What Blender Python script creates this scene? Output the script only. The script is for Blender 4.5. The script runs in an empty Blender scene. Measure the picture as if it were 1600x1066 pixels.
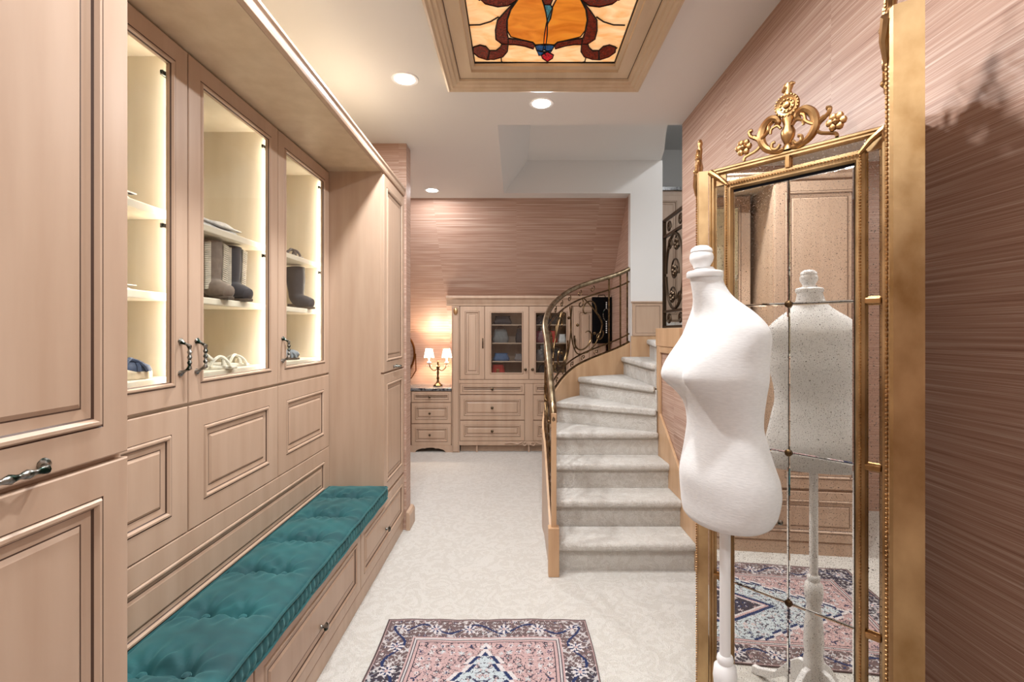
import bpy, bmesh, math, random
import numpy as np
from mathutils import Vector, Matrix
random.seed(4)
sc = bpy.context.scene
C = sc.collection
R = math.radians
# ------------------------------------------------------------------ camera
H, F, VU, VV = 1.5, 770.0, 807.0, 519.0          # eye height, focal (px of 1600), vanishing point
cd = bpy.data.cameras.new('camera'); cam = bpy.data.objects.new('camera', cd); C.objects.link(cam)
cam.location = (0, 0, H); cam.rotation_euler = (R(90), 0, 0)
cd.sensor_width = 36; cd.lens = F / 1600 * 36; cd.clip_start = .02
cd.shift_x = (800 - VU) / 1600; cd.shift_y = (VV - 533) / 1600
sc.camera = cam
# ------------------------------------------------------------------ world, exposure, lights
w = bpy.data.worlds.new('world'); sc.world = w; w.use_nodes = True
w.node_tree.nodes['Background'].inputs[0].default_value = (0, 0, 0, 1)      # a closed room: no sky reaches it
w.node_tree.nodes['Background'].inputs[1].default_value = 0
sc.view_settings.view_transform = 'Standard'; sc.view_settings.look = 'None'
sc.view_settings.gamma = 1; sc.view_settings.use_curve_mapping = False
sc.view_settings.exposure = 0.14
ZC = 2.93
LIGHT_W = 22
DOWN = [(-.63, 2.78, LIGHT_W, 'recessed white ceiling downlight beside the cabinet valance'),
        (.156, 3.076, LIGHT_W, 'recessed white ceiling downlight between stained glass and stairwell'),
        (-.85, 4.96, LIGHT_W * 1.3, 'recessed white ceiling downlight near the papered slope'),
        (-.63, 1.5, LIGHT_W, 'recessed white ceiling downlight above the middle of the teal bench'),
        (.156, 1.2, LIGHT_W, 'recessed white ceiling downlight in front of the stained glass, away from stairwell'),
        (-.45, -.9, LIGHT_W * 1.1, 'added unseen fill downlight near the rear wall, cabinet side'),
        (.65, -.9, LIGHT_W * .6, 'added unseen fill downlight near the rear wall, papered side')]
def area(name, loc, power, size, col=(.97, .985, 1), rot=(0, 0, 0)):
    l = bpy.data.lights.new(name, 'AREA'); l.shape = 'DISK'; l.size = size; l.energy = power; l.color = col
    o = bpy.data.objects.new(name, l); C.objects.link(o); o.location = loc; o.rotation_euler = rot; return o
# the ceiling's downlights: three in the picture, two inferred overhead, the rear pair added unseen as fill
SEEN = lambda y: y > 2.2
for x, y, p, _ in DOWN: area('downlight_lamp' if SEEN(y) else 'downlight_lamp_offscreen', (x, y, ZC - .012), p, .11)
# the upper landing is lit in the photograph by a lamp of its own, out of the frame up there
area('landing_lamp_offscreen', (2.5, 3.6, 4.15), 24, .3)

# ------------------------------------------------------------------ materials
def lin(c): return tuple(((v / 255) / 12.92 if v / 255 < .04045 else ((v / 255 + .055) / 1.055) ** 2.4) for v in c)
M = {}
def newmat(name):
    m = bpy.data.materials.new(name); m.use_nodes = True; M[name] = m
    return m, m.node_tree.nodes, m.node_tree.links, m.node_tree.nodes['Principled BSDF']
def mat(name, rgb, rough=.5, metal=0, var=.0, scale=(8, 8, 8), det=3, bump=0, rgb2=None, bscale=None, spec=.5, coat=0, sheen=0, emit=0, contrast=(.35, .65)):
    m, N, L, p = newmat(name); c = lin(rgb)
    p.inputs['Roughness'].default_value = rough; p.inputs['Metallic'].default_value = metal
    p.inputs['Specular IOR Level'].default_value = spec; p.inputs['Coat Weight'].default_value = coat
    p.inputs['Sheen Weight'].default_value = sheen; p.inputs['Base Color'].default_value = (*c, 1)
    if emit: p.inputs['Emission Color'].default_value = (*c, 1); p.inputs['Emission Strength'].default_value = emit
    if var or rgb2 or bump:
        tc = N.new('ShaderNodeTexCoord'); mp = N.new('ShaderNodeMapping'); mp.inputs['Scale'].default_value = scale
        nz = N.new('ShaderNodeTexNoise'); nz.inputs['Scale'].default_value = 1; nz.inputs['Detail'].default_value = det
        L.new(tc.outputs['Object'], mp.inputs[0]); L.new(mp.outputs[0], nz.inputs[0])
        if var or rgb2:
            rp = N.new('ShaderNodeValToRGB'); e = rp.color_ramp.elements
            e[0].position, e[1].position = contrast
            c2 = lin(rgb2) if rgb2 else tuple(v * (1 - var) for v in c)
            e[0].color = (*c2, 1); e[1].color = (*c, 1)
            L.new(nz.outputs[0], rp.inputs[0]); L.new(rp.outputs[0], p.inputs['Base Color'])
        if bump:
            b = N.new('ShaderNodeBump'); b.inputs['Strength'].default_value = bump; b.inputs['Distance'].default_value = .01
            src = nz
            if bscale:
                mp2 = N.new('ShaderNodeMapping'); mp2.inputs['Scale'].default_value = bscale
                src = N.new('ShaderNodeTexNoise'); src.inputs['Scale'].default_value = 1; src.inputs['Detail'].default_value = 4
                L.new(tc.outputs['Object'], mp2.inputs[0]); L.new(mp2.outputs[0], src.inputs[0])
            L.new(src.outputs[0], b.inputs['Height']); L.new(b.outputs[0], p.inputs['Normal'])
    return m
mat('wood', (195, 169, 147), .38, rgb2=(183, 155, 132), scale=(14, 14, 1.6), det=4, spec=.4, contrast=(.3, .7))
mat('glaze', (74, 50, 36), .5)
mat('wood_tan', (204, 168, 132), .4, rgb2=(188, 150, 114), scale=(12, 12, 2), det=4)
mat('wood_beige', (214, 194, 166), .4, rgb2=(204, 182, 152), scale=(12, 12, 2), det=4)
mat('wood_pale', (226, 216, 198), .45, rgb2=(216, 205, 184), scale=(10, 10, 2), det=4)
mat('paint_white', (230, 229, 227), .7)
mat('white_plain', (240, 240, 240), .5)
mat('brass_dark', (120, 96, 66), .32, 1, rgb2=(70, 54, 38), scale=(30, 30, 30))
mat('handrail_metal', (168, 150, 124), .34, 1, rgb2=(112, 94, 70), scale=(20, 20, 6))
mat('gold', (190, 150, 102), .34, 1, rgb2=(118, 82, 48), scale=(9, 9, 9), det=6, bump=.15, contrast=(.3, .6))
mat('gold_flat', (204, 172, 128), .4, 1, rgb2=(140, 106, 66), scale=(7, 7, 5), det=8, bump=.2, contrast=(.3, .62))
mat('gold_dark', (110, 66, 30), .45, 1)
mat('pewter', (150, 148, 142), .28, 1, rgb2=(24, 40, 32), scale=(60, 60, 60), contrast=(.42, .56))
mat('knob_metal', (92, 80, 64), .3, 1)
mat('bronze', (66, 52, 38), .4, .8)
mat('black', (10, 9, 11), .9, spec=.1)
mat('linen_white', (222, 221, 220), .85, rgb2=(215, 214, 213), scale=(60, 60, 250), bump=.06, sheen=.2)
mat('lacquer_white', (238, 238, 238), .3)
mat('lamp_silk', (255, 240, 222), .7, emit=2.6)
mat('led', (255, 248, 234), .5, emit=30)
mat('downlight', (255, 250, 240), .5, emit=14)
mat('granite', (120, 122, 124), .2, rgb2=(36, 38, 42), scale=(40, 40, 40), det=8, contrast=(.4, .55))
mat('lead', (26, 24, 24), .5, .6)
mat('velvet', (8, 84, 88), .75, rgb2=(2, 56, 62), scale=(5, 9, 5), det=5, sheen=.4, contrast=(.3, .7))
M['velvet'].node_tree.nodes['Principled BSDF'].inputs['Sheen Tint'].default_value = (.35, .8, .8, 1)
for n, c in dict(taupe=(128, 112, 100), fringe=(206, 196, 178), dark_leather=(62, 58, 62), cream_leather=(228, 222, 206), denim=(66, 80, 108),
                 rope=(222, 204, 176), grey_leather=(132, 140, 148), navy=(34, 44, 74), white_cloth=(240, 238, 236), sole=(90, 74, 60),
                 black_cloth=(24, 22, 30), blue_cloth=(60, 92, 130), red_cloth=(190, 50, 40), maroon=(120, 20, 50), lace=(110, 112, 112), grey_cloth=(120, 112, 112)).items():
    mat(n, c, .7, var=.25, scale=(40, 40, 40), bump=.1)
for n, c in dict(g_amber=(240, 178, 112), g_orange=(216, 132, 40), g_red=(98, 26, 12), g_blue=(24, 74, 120), g_teal=(60, 120, 130), g_ruby=(190, 24, 40), g_white=(214, 190, 170)).items():
    m, N, L, p = newmat(n)
    tc = N.new('ShaderNodeTexCoord'); nz = N.new('ShaderNodeTexNoise'); mp = N.new('ShaderNodeMapping')
    mp.inputs['Scale'].default_value = (6, 6, 12) if n in ('g_amber', 'g_orange') else (70, 70, 70); nz.inputs['Scale'].default_value = 1; nz.inputs['Detail'].default_value = 4; nz.inputs['Distortion'].default_value = 1.2
    rp = N.new('ShaderNodeValToRGB'); e = rp.color_ramp.elements; a = lin(c)
    b = lin((250, 212, 164)) if n == 'g_amber' else (lin((190, 100, 20)) if n == 'g_orange' else tuple(v * .3 for v in a))
    e[0].position, e[1].position = .35, .68; e[0].color = (*a, 1); e[1].color = (*b, 1)
    L.new(tc.outputs['Object'], mp.inputs[0]); L.new(mp.outputs[0], nz.inputs[0]); L.new(nz.outputs[0], rp.inputs[0])
    L.new(rp.outputs[0], p.inputs['Base Color']); L.new(rp.outputs[0], p.inputs['Emission Color'])
    p.inputs['Emission Strength'].default_value = .62; p.inputs['Roughness'].default_value = .15
def wallpaper():
    m, N, L, p = newmat('wallpaper'); p.inputs['Roughness'].default_value = .42; p.inputs['Specular IOR Level'].default_value = .35
    g = N.new('ShaderNodeNewGeometry'); sx = N.new('ShaderNodeSeparateXYZ'); L.new(g.outputs['Position'], sx.inputs[0])
    def math_(op, a, b=None):
        n = N.new('ShaderNodeMath'); n.operation = op
        for i, v in enumerate((a, b)):
            if v is None: continue
            if isinstance(v, (int, float)): n.inputs[i].default_value = v
            else: L.new(v, n.inputs[i])
        return n.outputs[0]
    sn = N.new('ShaderNodeSeparateXYZ'); L.new(g.outputs['True Normal'], sn.inputs[0]); fx = math_('GREATER_THAN', math_('ABSOLUTE', sn.outputs[0]), .5)
    h = math_('ADD', math_('MULTIPLY', sx.outputs[1], fx), math_('MULTIPLY', sx.outputs[0], math_('SUBTRACT', 1, fx)))
    pan = math_('FLOOR', math_('MULTIPLY', h, 1.12)); wn = N.new('ShaderNodeTexWhiteNoise'); wn.noise_dimensions = '1D'; L.new(pan, wn.inputs['W'])
    def streak(sh, sz, det):
        cb = N.new('ShaderNodeCombineXYZ'); L.new(math_('MULTIPLY', h, sh), cb.inputs[0])
        L.new(math_('ADD', math_('MULTIPLY', sx.outputs[2], sz), math_('MULTIPLY', wn.outputs[0], 40)), cb.inputs[2])
        nz = N.new('ShaderNodeTexNoise'); nz.inputs['Scale'].default_value = 1; nz.inputs['Detail'].default_value = det; L.new(cb.outputs[0], nz.inputs[0]); return nz.outputs[0]
    s1, s2 = streak(.8, 95, 3), streak(2.4, 380, 2)
    mix = math_('ADD', math_('MULTIPLY', s1, .5), math_('MULTIPLY', s2, .5))
    rp = N.new('ShaderNodeValToRGB'); e = rp.color_ramp.elements
    e[0].position, e[1].position = .33, .69; e[0].color = (*lin((146, 110, 95)), 1); e[1].color = (*lin((216, 196, 182)), 1)
    k = rp.color_ramp.elements.new(.5); k.color = (*lin((182, 149, 131)), 1)
    L.new(mix, rp.inputs[0]); L.new(rp.outputs[0], p.inputs['Base Color'])
    b = N.new('ShaderNodeBump'); b.inputs['Strength'].default_value = .12; b.inputs['Distance'].default_value = .004; L.new(s2, b.inputs['Height']); L.new(b.outputs[0], p.inputs['Normal'])
wallpaper()
def carpet():
    m, N, L, p = newmat('carpet'); p.inputs['Roughness'].default_value = 1; p.inputs['Specular IOR Level'].default_value = .05; p.inputs['Sheen Weight'].default_value = .15
    g = N.new('ShaderNodeNewGeometry')
    def noise(sc_, det, dist=0):
        n = N.new('ShaderNodeTexNoise'); n.inputs['Scale'].default_value = sc_; n.inputs['Detail'].default_value = det; n.inputs['Distortion'].default_value = dist; L.new(g.outputs['Position'], n.inputs[0]); return n.outputs[0]
    def ramp(src, a, b, ca, cb):
        r = N.new('ShaderNodeValToRGB'); e = r.color_ramp.elements; e[0].position, e[1].position = a, b; e[0].color = (*ca, 1); e[1].color = (*cb, 1); L.new(src, r.inputs[0]); return r.outputs[0]
    scroll = ramp(noise(11, 1, 2.6), .47, .53, (0, 0, 0), (1, 1, 1)); fib = noise(190, 3)
    mx = N.new('ShaderNodeMixRGB'); mx.inputs[1].default_value = (*lin((216, 212, 205)), 1); mx.inputs[2].default_value = (*lin((224, 221, 215)), 1); L.new(scroll, mx.inputs[0])
    ml = N.new('ShaderNodeMixRGB'); ml.blend_type = 'MULTIPLY'; ml.inputs[0].default_value = 1; L.new(mx.outputs[0], ml.inputs[1]); L.new(ramp(fib, .3, .6, (.80, .79, .77), (1, 1, 1)), ml.inputs[2]); L.new(ml.outputs[0], p.inputs['Base Color'])
    ad = N.new('ShaderNodeMath'); ad.operation = 'MULTIPLY_ADD'; ad.inputs[1].default_value = .16; L.new(scroll, ad.inputs[0]); L.new(fib, ad.inputs[2])
    b = N.new('ShaderNodeBump'); b.inputs['Strength'].default_value = .8; b.inputs['Distance'].default_value = .012; L.new(ad.outputs[0], b.inputs['Height']); L.new(b.outputs[0], p.inputs['Normal'])
carpet()
def glassmat(name, tint, gl):
    m, N, L, p = newmat(name); N.remove(p); out = N['Material Output']
    t = N.new('ShaderNodeBsdfTransparent'); t.inputs[0].default_value = (*tint, 1); g = N.new('ShaderNodeBsdfGlossy'); g.inputs['Roughness'].default_value = .02
    lw = N.new('ShaderNodeLayerWeight'); pw = N.new('ShaderNodeMath'); pw.operation = 'POWER'; pw.inputs[1].default_value = 5; fr = N.new('ShaderNodeMath'); fr.operation = 'MULTIPLY_ADD'; fr.inputs[1].default_value = .4; fr.inputs[2].default_value = gl; mx = N.new('ShaderNodeMixShader')
    L.new(lw.outputs['Facing'], pw.inputs[0]); L.new(pw.outputs[0], fr.inputs[0]); L.new(fr.outputs[0], mx.inputs[0]); L.new(t.outputs[0], mx.inputs[1]); L.new(g.outputs[0], mx.inputs[2]); L.new(mx.outputs[0], out.inputs[0])
glassmat('glass', (.97, .98, .97), .015); glassmat('glass_wavy', (.9, .92, .92), .05)
def mirrormat():
    m, N, L, p = newmat('antique_mirror'); p.inputs['Metallic'].default_value = 1; p.inputs['Roughness'].default_value = .01
    tc = N.new('ShaderNodeTexCoord')
    def spots(scale, thr, seed):
        mp = N.new('ShaderNodeMapping'); mp.inputs['Location'].default_value = (seed, seed, seed); L.new(tc.outputs['Object'], mp.inputs[0])
        v = N.new('ShaderNodeTexNoise'); v.inputs['Scale'].default_value = scale; v.inputs['Detail'].default_value = 2; L.new(mp.outputs[0], v.inputs[0])
        r = N.new('ShaderNodeValToRGB'); r.color_ramp.elements[0].position = thr; r.color_ramp.elements[1].position = thr + .04; L.new(v.outputs[0], r.inputs[0]); return r.outputs[0]
    a, b = spots(190, .65, 3.1), spots(420, .615, 8.7)
    mx = N.new('ShaderNodeMath'); mx.operation = 'MAXIMUM'; L.new(a, mx.inputs[0]); L.new(b, mx.inputs[1])
    mc = N.new('ShaderNodeMixRGB'); mc.inputs[1].default_value = (.82, .80, .76, 1); mc.inputs[2].default_value = (.12, .09, .07, 1); L.new(mx.outputs[0], mc.inputs[0]); L.new(mc.outputs[0], p.inputs['Base Color'])
    mr = N.new('ShaderNodeMath'); mr.operation = 'MULTIPLY_ADD'; mr.inputs[1].default_value = .5; mr.inputs[2].default_value = .008; L.new(mx.outputs[0], mr.inputs[0]); L.new(mr.outputs[0], p.inputs['Roughness'])
mirrormat()
mat('mirror_clear', (225, 225, 225), .02, 1)
m, N, L, p = newmat('rug'); at_ = N.new('ShaderNodeAttribute'); at_.attribute_name = 'weave'; L.new(at_.outputs['Color'], p.inputs['Base Color']); p.inputs['Roughness'].default_value = .95; p.inputs['Specular IOR Level'].default_value = .1

# ------------------------------------------------------------------ mesh builder
class MB:
    def __init__(s): s.v = []; s.f = []; s.m = []
    def add(s, vs, fs, m=0):
        b = len(s.v); s.v += [tuple(v) for v in vs]
        for f in fs: s.f.append([b + i for i in f]); s.m.append(m)
        return s
    def box(s, x0, x1, y0, y1, z0, z1, m=0):
        return s.add([(x, y, z) for z in (z0, z1) for y in (y0, y1) for x in (x0, x1)],
                     [(0, 2, 3, 1), (4, 5, 7, 6), (0, 1, 5, 4), (2, 6, 7, 3), (0, 4, 6, 2), (1, 3, 7, 5)], m)
    def rings(s, x0, x1, z0, z1, prof, cap=True, yb=None, back=False):
        """nested rectangles facing -Y. prof: (inset, y, material of the band to the next ring)"""
        b = len(s.v); n = len(prof)
        for d, y, _ in prof: s.v += [(x0 + d, y, z0 + d), (x1 - d, y, z0 + d), (x1 - d, y, z1 - d), (x0 + d, y, z1 - d)]
        for i in range(n - 1):
            for k in range(4):
                a = b + 4 * i; s.f.append([a + k, a + (k + 1) % 4, a + 4 + (k + 1) % 4, a + 4 + k]); s.m.append(prof[i][2])
        if cap: s.f.append([b + 4 * (n - 1) + k for k in range(4)]); s.m.append(prof[-1][2])
        if yb is not None:
            o = len(s.v); s.v += [(x0, yb, z0), (x1, yb, z0), (x1, yb, z1), (x0, yb, z1)]
            for k in range(4): s.f.append([b + (k + 1) % 4, b + k, o + k, o + (k + 1) % 4]); s.m.append(prof[0][2])
            if cap or back: s.f.append([o + 3, o + 2, o + 1, o]); s.m.append(prof[0][2])
        return s
    def tube(s, pts, r, n=8, m=0, closed=False, sq=1.0):
        P = [Vector([float(c) for c in p]) for p in pts]; k = len(P); rs = [float(q) for q in r] if isinstance(r, (list, tuple)) else [float(r)] * k
        b = len(s.v); up = None
        for i in range(k):
            t = (P[(i + 1) % k] - P[i - 1]) if closed else (P[min(i + 1, k - 1)] - P[max(i - 1, 0)])
            if t.length < 1e-9: t = Vector((0, 0, 1))
            t.normalize()
            if up is None: up = Vector((0, 0, 1)) if abs(t.z) < .9 else Vector((1, 0, 0))
            x = t.cross(up)
            if x.length < 1e-4: x = t.orthogonal()
            x.normalize(); up = x.cross(t)
            for j in range(n):
                a = 2 * math.pi * j / n; s.v.append(tuple(P[i] + rs[i] * (x * math.cos(a) * sq + up * math.sin(a))))
        for i in range(k if closed else k - 1):
            for j in range(n):
                a, c = b + i * n, b + ((i + 1) % k) * n
                s.f.append([a + j, a + (j + 1) % n, c + (j + 1) % n, c + j]); s.m.append(m)
        if not closed:
            s.f.append([b + j for j in range(n)][::-1]); s.m.append(m); s.f.append([b + (k - 1) * n + j for j in range(n)]); s.m.append(m)
        return s
    def lathe(s, prof, c=(0, 0, 0), n=20, m=0, sx=1, sy=1, axis='Z'):
        b = len(s.v)
        for r, z in prof:
            for j in range(n):
                a = 2 * math.pi * j / n; q = (r * math.cos(a) * sx, r * math.sin(a) * sy, z)
                if axis == 'Y': q = (q[0], -q[2], q[1])
                s.v.append((c[0] + q[0], c[1] + q[1], c[2] + q[2]))
        for i in range(len(prof) - 1):
            for j in range(n):
                a, d = b + i * n, b + (i + 1) * n
                s.f.append([a + j, a + (j + 1) % n, d + (j + 1) % n, d + j]); s.m.append(m)
        s.f.append([b + j for j in range(n)][::-1]); s.m.append(m); s.f.append([b + (len(prof) - 1) * n + j for j in range(n)]); s.m.append(m)
        return s
    def prism(s, lo, hi, m=0):
        n = len(lo); b = len(s.v); s.v += [tuple(p) for p in lo] + [tuple(p) for p in hi]
        s.f.append([b + i for i in range(n)][::-1]); s.f.append([b + n + i for i in range(n)]); s.m += [m, m]
        for i in range(n): s.f.append([b + i, b + (i + 1) % n, b + n + (i + 1) % n, b + n + i]); s.m.append(m)
        return s
    def ext(s, poly, z0, z1, m=0): return s.prism([(x, y, z0) for x, y in poly], [(x, y, z1) for x, y in poly], m)
    def extx(s, poly, x0, x1, m=0): return s.prism([(x0, y, z) for y, z in poly], [(x1, y, z) for y, z in poly], m)
    def exty(s, poly, y0, y1, m=0): return s.prism([(x, y0, z) for x, z in poly], [(x, y1, z) for x, z in poly], m)
    def ball(s, c, r, n=8, k=5, m=0, sc_=(1, 1, 1)):
        return s.lathe([(r * math.sin(math.pi * (i + .02) / (k + .04)), -r * sc_[2] * math.cos(math.pi * (i + .02) / (k + .04))) for i in range(k + 1)], c, n, m, sc_[0], sc_[1])
    def build(s, name, mats, parent=None, smooth=False, bevel=0, seg=2, loc=None, fix=True):
        me = bpy.data.meshes.new(name); me.from_pydata(s.v, [], s.f)
        for q in (mats if isinstance(mats, (list, tuple)) else [mats]): me.materials.append(M[q])
        me.polygons.foreach_set('material_index', s.m)
        if fix:
            bm = bmesh.new(); bm.from_mesh(me); bmesh.ops.recalc_face_normals(bm, faces=bm.faces); bm.to_mesh(me); bm.free()
        if smooth:
            me.polygons.foreach_set('use_smooth', [True] * len(me.polygons)); me.set_sharp_from_angle(angle=R(40))
        o = bpy.data.objects.new(name, me); C.objects.link(o)
        if parent: o.parent = parent
        if loc: o.location = loc
        if bevel:
            b = o.modifiers.new('bevel', 'BEVEL'); b.width = bevel; b.segments = seg; b.limit_method = 'ANGLE'
        return o
def tag(o, label=None, cat=None, group=None, kind=None):
    for k, v in (('label', label), ('category', cat), ('group', group), ('kind', kind)):
        if v: o[k] = v
    return o
def thing(name, label, cat, loc=(0, 0, 0), rz=0, group=None, rx=0):
    o = bpy.data.objects.new(name, None); C.objects.link(o); o.empty_display_size = .1
    o.location = loc; o.rotation_euler = (rx, 0, rz); return tag(o, label, cat, group)
def struct(name, mb, mats, **k):
    return tag(mb.build(name, mats, **k), kind='structure')
def B(*a): return MB().box(*a)
def spiral(cx, cz, r0, r1, a0, a1, n=18):
    return [(cx + (r0 + (r1 - r0) * i / n) * math.cos(R(a0 + (a1 - a0) * i / n)), cz + (r0 + (r1 - r0) * i / n) * math.sin(R(a0 + (a1 - a0) * i / n))) for i in range(n + 1)]
def crom(P, n=8):
    out = []; P = [np.array(p, float) for p in P]
    for i in range(len(P) - 1):
        a, b, c, d = P[max(i - 1, 0)], P[i], P[i + 1], P[min(i + 2, len(P) - 1)]
        for k in range(n):
            t = k / n; out.append(.5 * (2 * b + (c - a) * t + (2 * a - 5 * b + 4 * c - d) * t * t + (3 * b - a - 3 * c + d) * t ** 3))
    return [tuple(p) for p in out] + [tuple(P[-1])]

# ------------------------------------------------------------------ the setting
XL, XR, YB = -1.80, 1.14, -2.2
P0 = (1.11, 3.90); YW = 5.08
struct('floor', B(XL - .1, 3.4, YB - .1, 7.6, -.1, 0), 'carpet')
mb = MB().box(XL - .1, 1.24, YB - .1, 1.44, ZC, ZC + .1).box(XL - .1, -.385, 1.44, 2.86, ZC, ZC + .1).box(.695, 1.24, 1.44, 2.86, ZC, ZC + .1).box(XL - .1, 1.24, 2.86, 3.40, ZC, ZC + .1).box(XL - .1, -.13, 3.40, 5.27, ZC, ZC + .1).box(-.13, 1.175, YW + .101, 5.27, ZC, ZC + .1)
struct('ceiling', mb, 'paint_white')
struct('wall_right', B(XR, XR + .1, YB, 3.39, 0, ZC), 'wallpaper')
struct('wall_left', B(XL - .1, XL, YB, 6.7, 0, ZC), 'wallpaper')
struct('wall_back', B(XL, XR, YB - .1, YB, 0, ZC), 'wallpaper')
struct('wall_far', B(XL, 1.30, 6.6, 6.7, 0, 1.50), 'wallpaper')
struct('wall_slope', MB().extx([(5.26, ZC), (6.6, 1.49), (6.7, 1.49), (5.36, ZC + .06)], XL, 1.175), 'wallpaper')
struct('wall_side', B(1.175, 1.29, YW + .1, 6.6, 0, ZC), 'wallpaper')
pier = struct('wall_pier', B(XL, -.835, 3.735, 3.88, 0, ZC), 'wallpaper')
o = MB().exty([(-.835, 0), (-.805, 0), (-.805, .11), (-.815, .13), (-.835, .14)], 3.72, 3.91).build('baseboard_pier', 'wood', bevel=.003); tag(o, kind='structure')
# stair shaft
struct('wall_stair', MB().box(-.13, 1.175, YW, YW + .1, ZC, 3.27).box(1.175, 1.506, YW, YW + .1, 0, 3.27), 'paint_white')
struct('wall_shaft', MB().exty([(-.13, ZC + .1), (-.13, ZC), (.12, 3.27), (.12, 3.37), (-.13, 3.37)], 3.40, YW), 'paint_white')
edge = [(1.60, 3.30), (1.24, 3.9), (1.296, 4.23), (1.36, 4.5), (1.44, 4.8), (1.506, YW + .1)]
struct('ceiling_shaft', MB().ext([(-.13, 3.30), *edge, (-.13, YW + .1)], 3.27, 3.37), 'paint_white')
struct('floor_landing', MB().box(1.70, 3.3, 3.3, 7.3, 1.50, 1.602).box(1.29, 1.70, 5.18, 7.3, 1.50, 1.602), 'carpet')
struct('wall_landing_far', B(1.2, 3.4, 7.3, 7.4, 0, 4.2), 'paint_white'); struct('wall_landing_right', B(3.3, 3.4, 3.3, 7.3, 0, 4.2), 'paint_white')
struct('wall_landing_near', B(1.24, 3.4, 3.2, 3.3, 0, 4.2), 'paint_white'); struct('wall_landing_left', B(1.175, 1.28, 5.2, 7.3, 2.93, 4.2), 'paint_white')
struct('ceiling_landing', B(-.2, 3.4, 3.2, 7.4, 4.2, 4.3), 'paint_white')

# ------------------------------------------------------------------ downlights
for i, (x, y, p_, lab) in enumerate(DOWN):
    t = thing('recessed_downlight' if SEEN(y) else 'recessed_downlight_offscreen', lab, 'ceiling light', (x, y, ZC), group='ceiling downlights')
    MB().lathe([(.055, -.004), (.075, -.006), (.078, 0), (.055, 0)], n=28).build('trim_ring', 'white_plain', t, True)
    MB().lathe([(.054, -.0075), (.054, -.005)], n=24).build('lens' if SEEN(y) else 'lens_offscreen', 'downlight', t)

# ------------------------------------------------------------------ cabinet fronts
WG = ['wood', 'glaze']
def prof_panel(st, raise_=.02):
    return [(0, .002, 0), (.003, 0, 0), (st, 0, 1), (st + .0025, .002, 0), (st + .007, -.004, 0), (st + .013, -.004, 0), (st + .019, .003, 1), (st + .022, .007, 0),
            (st + .022 + raise_, .009, 1), (st + .025 + raise_, .009, 0), (st + .034 + raise_, .003, 0), (st + .036 + raise_, .003, 0)]
def raised(name, par, x0, x1, z0, z1, y=-.02, st=.07, th=.02, raise_=.02):
    pr = [(d, yy + y, m) for d, yy, m in prof_panel(st, raise_)]
    return MB().rings(x0, x1, z0, z1, pr, True, y + th).build(name, WG, par)
def glazed(name, par, x0, x1, z0, z1, y=-.02, st=.085, th=.02, glass='glass'):
    pr = [(0, .002, 0), (.003, 0, 0), (st - .02, 0, 1), (st - .0175, .002, 0), (st - .013, -.004, 0), (st - .007, -.004, 0), (st - .003, .003, 1), (st, .007, 0), (st, th, 0), (0, th, 0)]
    d = MB().rings(x0, x1, z0, z1, [(a, yy + y, m) for a, yy, m in pr], False, y + th).build(name, WG, par)
    B(x0 + st - .006, x1 - st + .006, y + .010, y + .014, z0 + st - .006, z1 - st + .006).build('pane', glass, d)
    return d
def pull(par, x, z, y=-.02, vert=True, L_=.115):
    pts = []; rs = []
    for i in range(25):
        t = i / 24; a = (t - .5) * L_; out = .034 * min(1, math.sin(math.pi * t) * 2.2)
        pts.append((x, y - out, z + a) if vert else (x + a, y - out, z)); rs.append(.0065 + .0022 * math.cos(t * 38) + (.004 if i in (0, 24) else 0))
    return MB().tube(pts, rs, 10).build('handle', 'pewter', par, True)
def knob(par, x, z, y=-.02, r=.014, m='knob_metal'):
    return MB().lathe([(.009, 0), (.006, .006), (.006, .014), (r, .018), (r * 1.05, .024), (r * .6, .031), (.001, .033)], (x, y, z), 14, axis='Y').build('knob', m, par, True)

# tall cabinets at both ends of the bench
def tall(y0, y1, lab):
    t = thing('tall_cabinet', lab, 'cabinet', (-.87, y0, 0), R(90)); w = y1 - y0
    MB().box(0, w, 0, .90, .435, 2.53).build('body', WG, t)
    u = raised('upper_door', t, .004, w - .004, 1.240, 2.515, st=.065); pull(u, w / 2, 1.262, vert=False, L_=.18 if y0 < 1 else .08)
    raised('lower_door', t, .004, w - .004, .447, 1.228, st=.065)
    return t
tall(.505, 1.083, 'tall beige cabinet with ornate horizontal pull beside the front of the bench')
tall(3.16, 3.73, 'tall beige cabinet between teal bench and papered pier')
v = thing('valance', 'long beige wooden canopy board above the glass-door cabinets', 'valance', (-.87, .505, 2.53), R(90))
MB().box(0, 3.225, 0, .9, 0, .05).build('board', 'wood_beige', v)
MB().extx([(-.0, 0), (-.022, 0), (-.026, .012), (-.026, .034), (-.034, .042), (-.034, .055), (0, .055)], 0, 3.225).build('edge_moulding', 'wood', v, bevel=.002)

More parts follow.
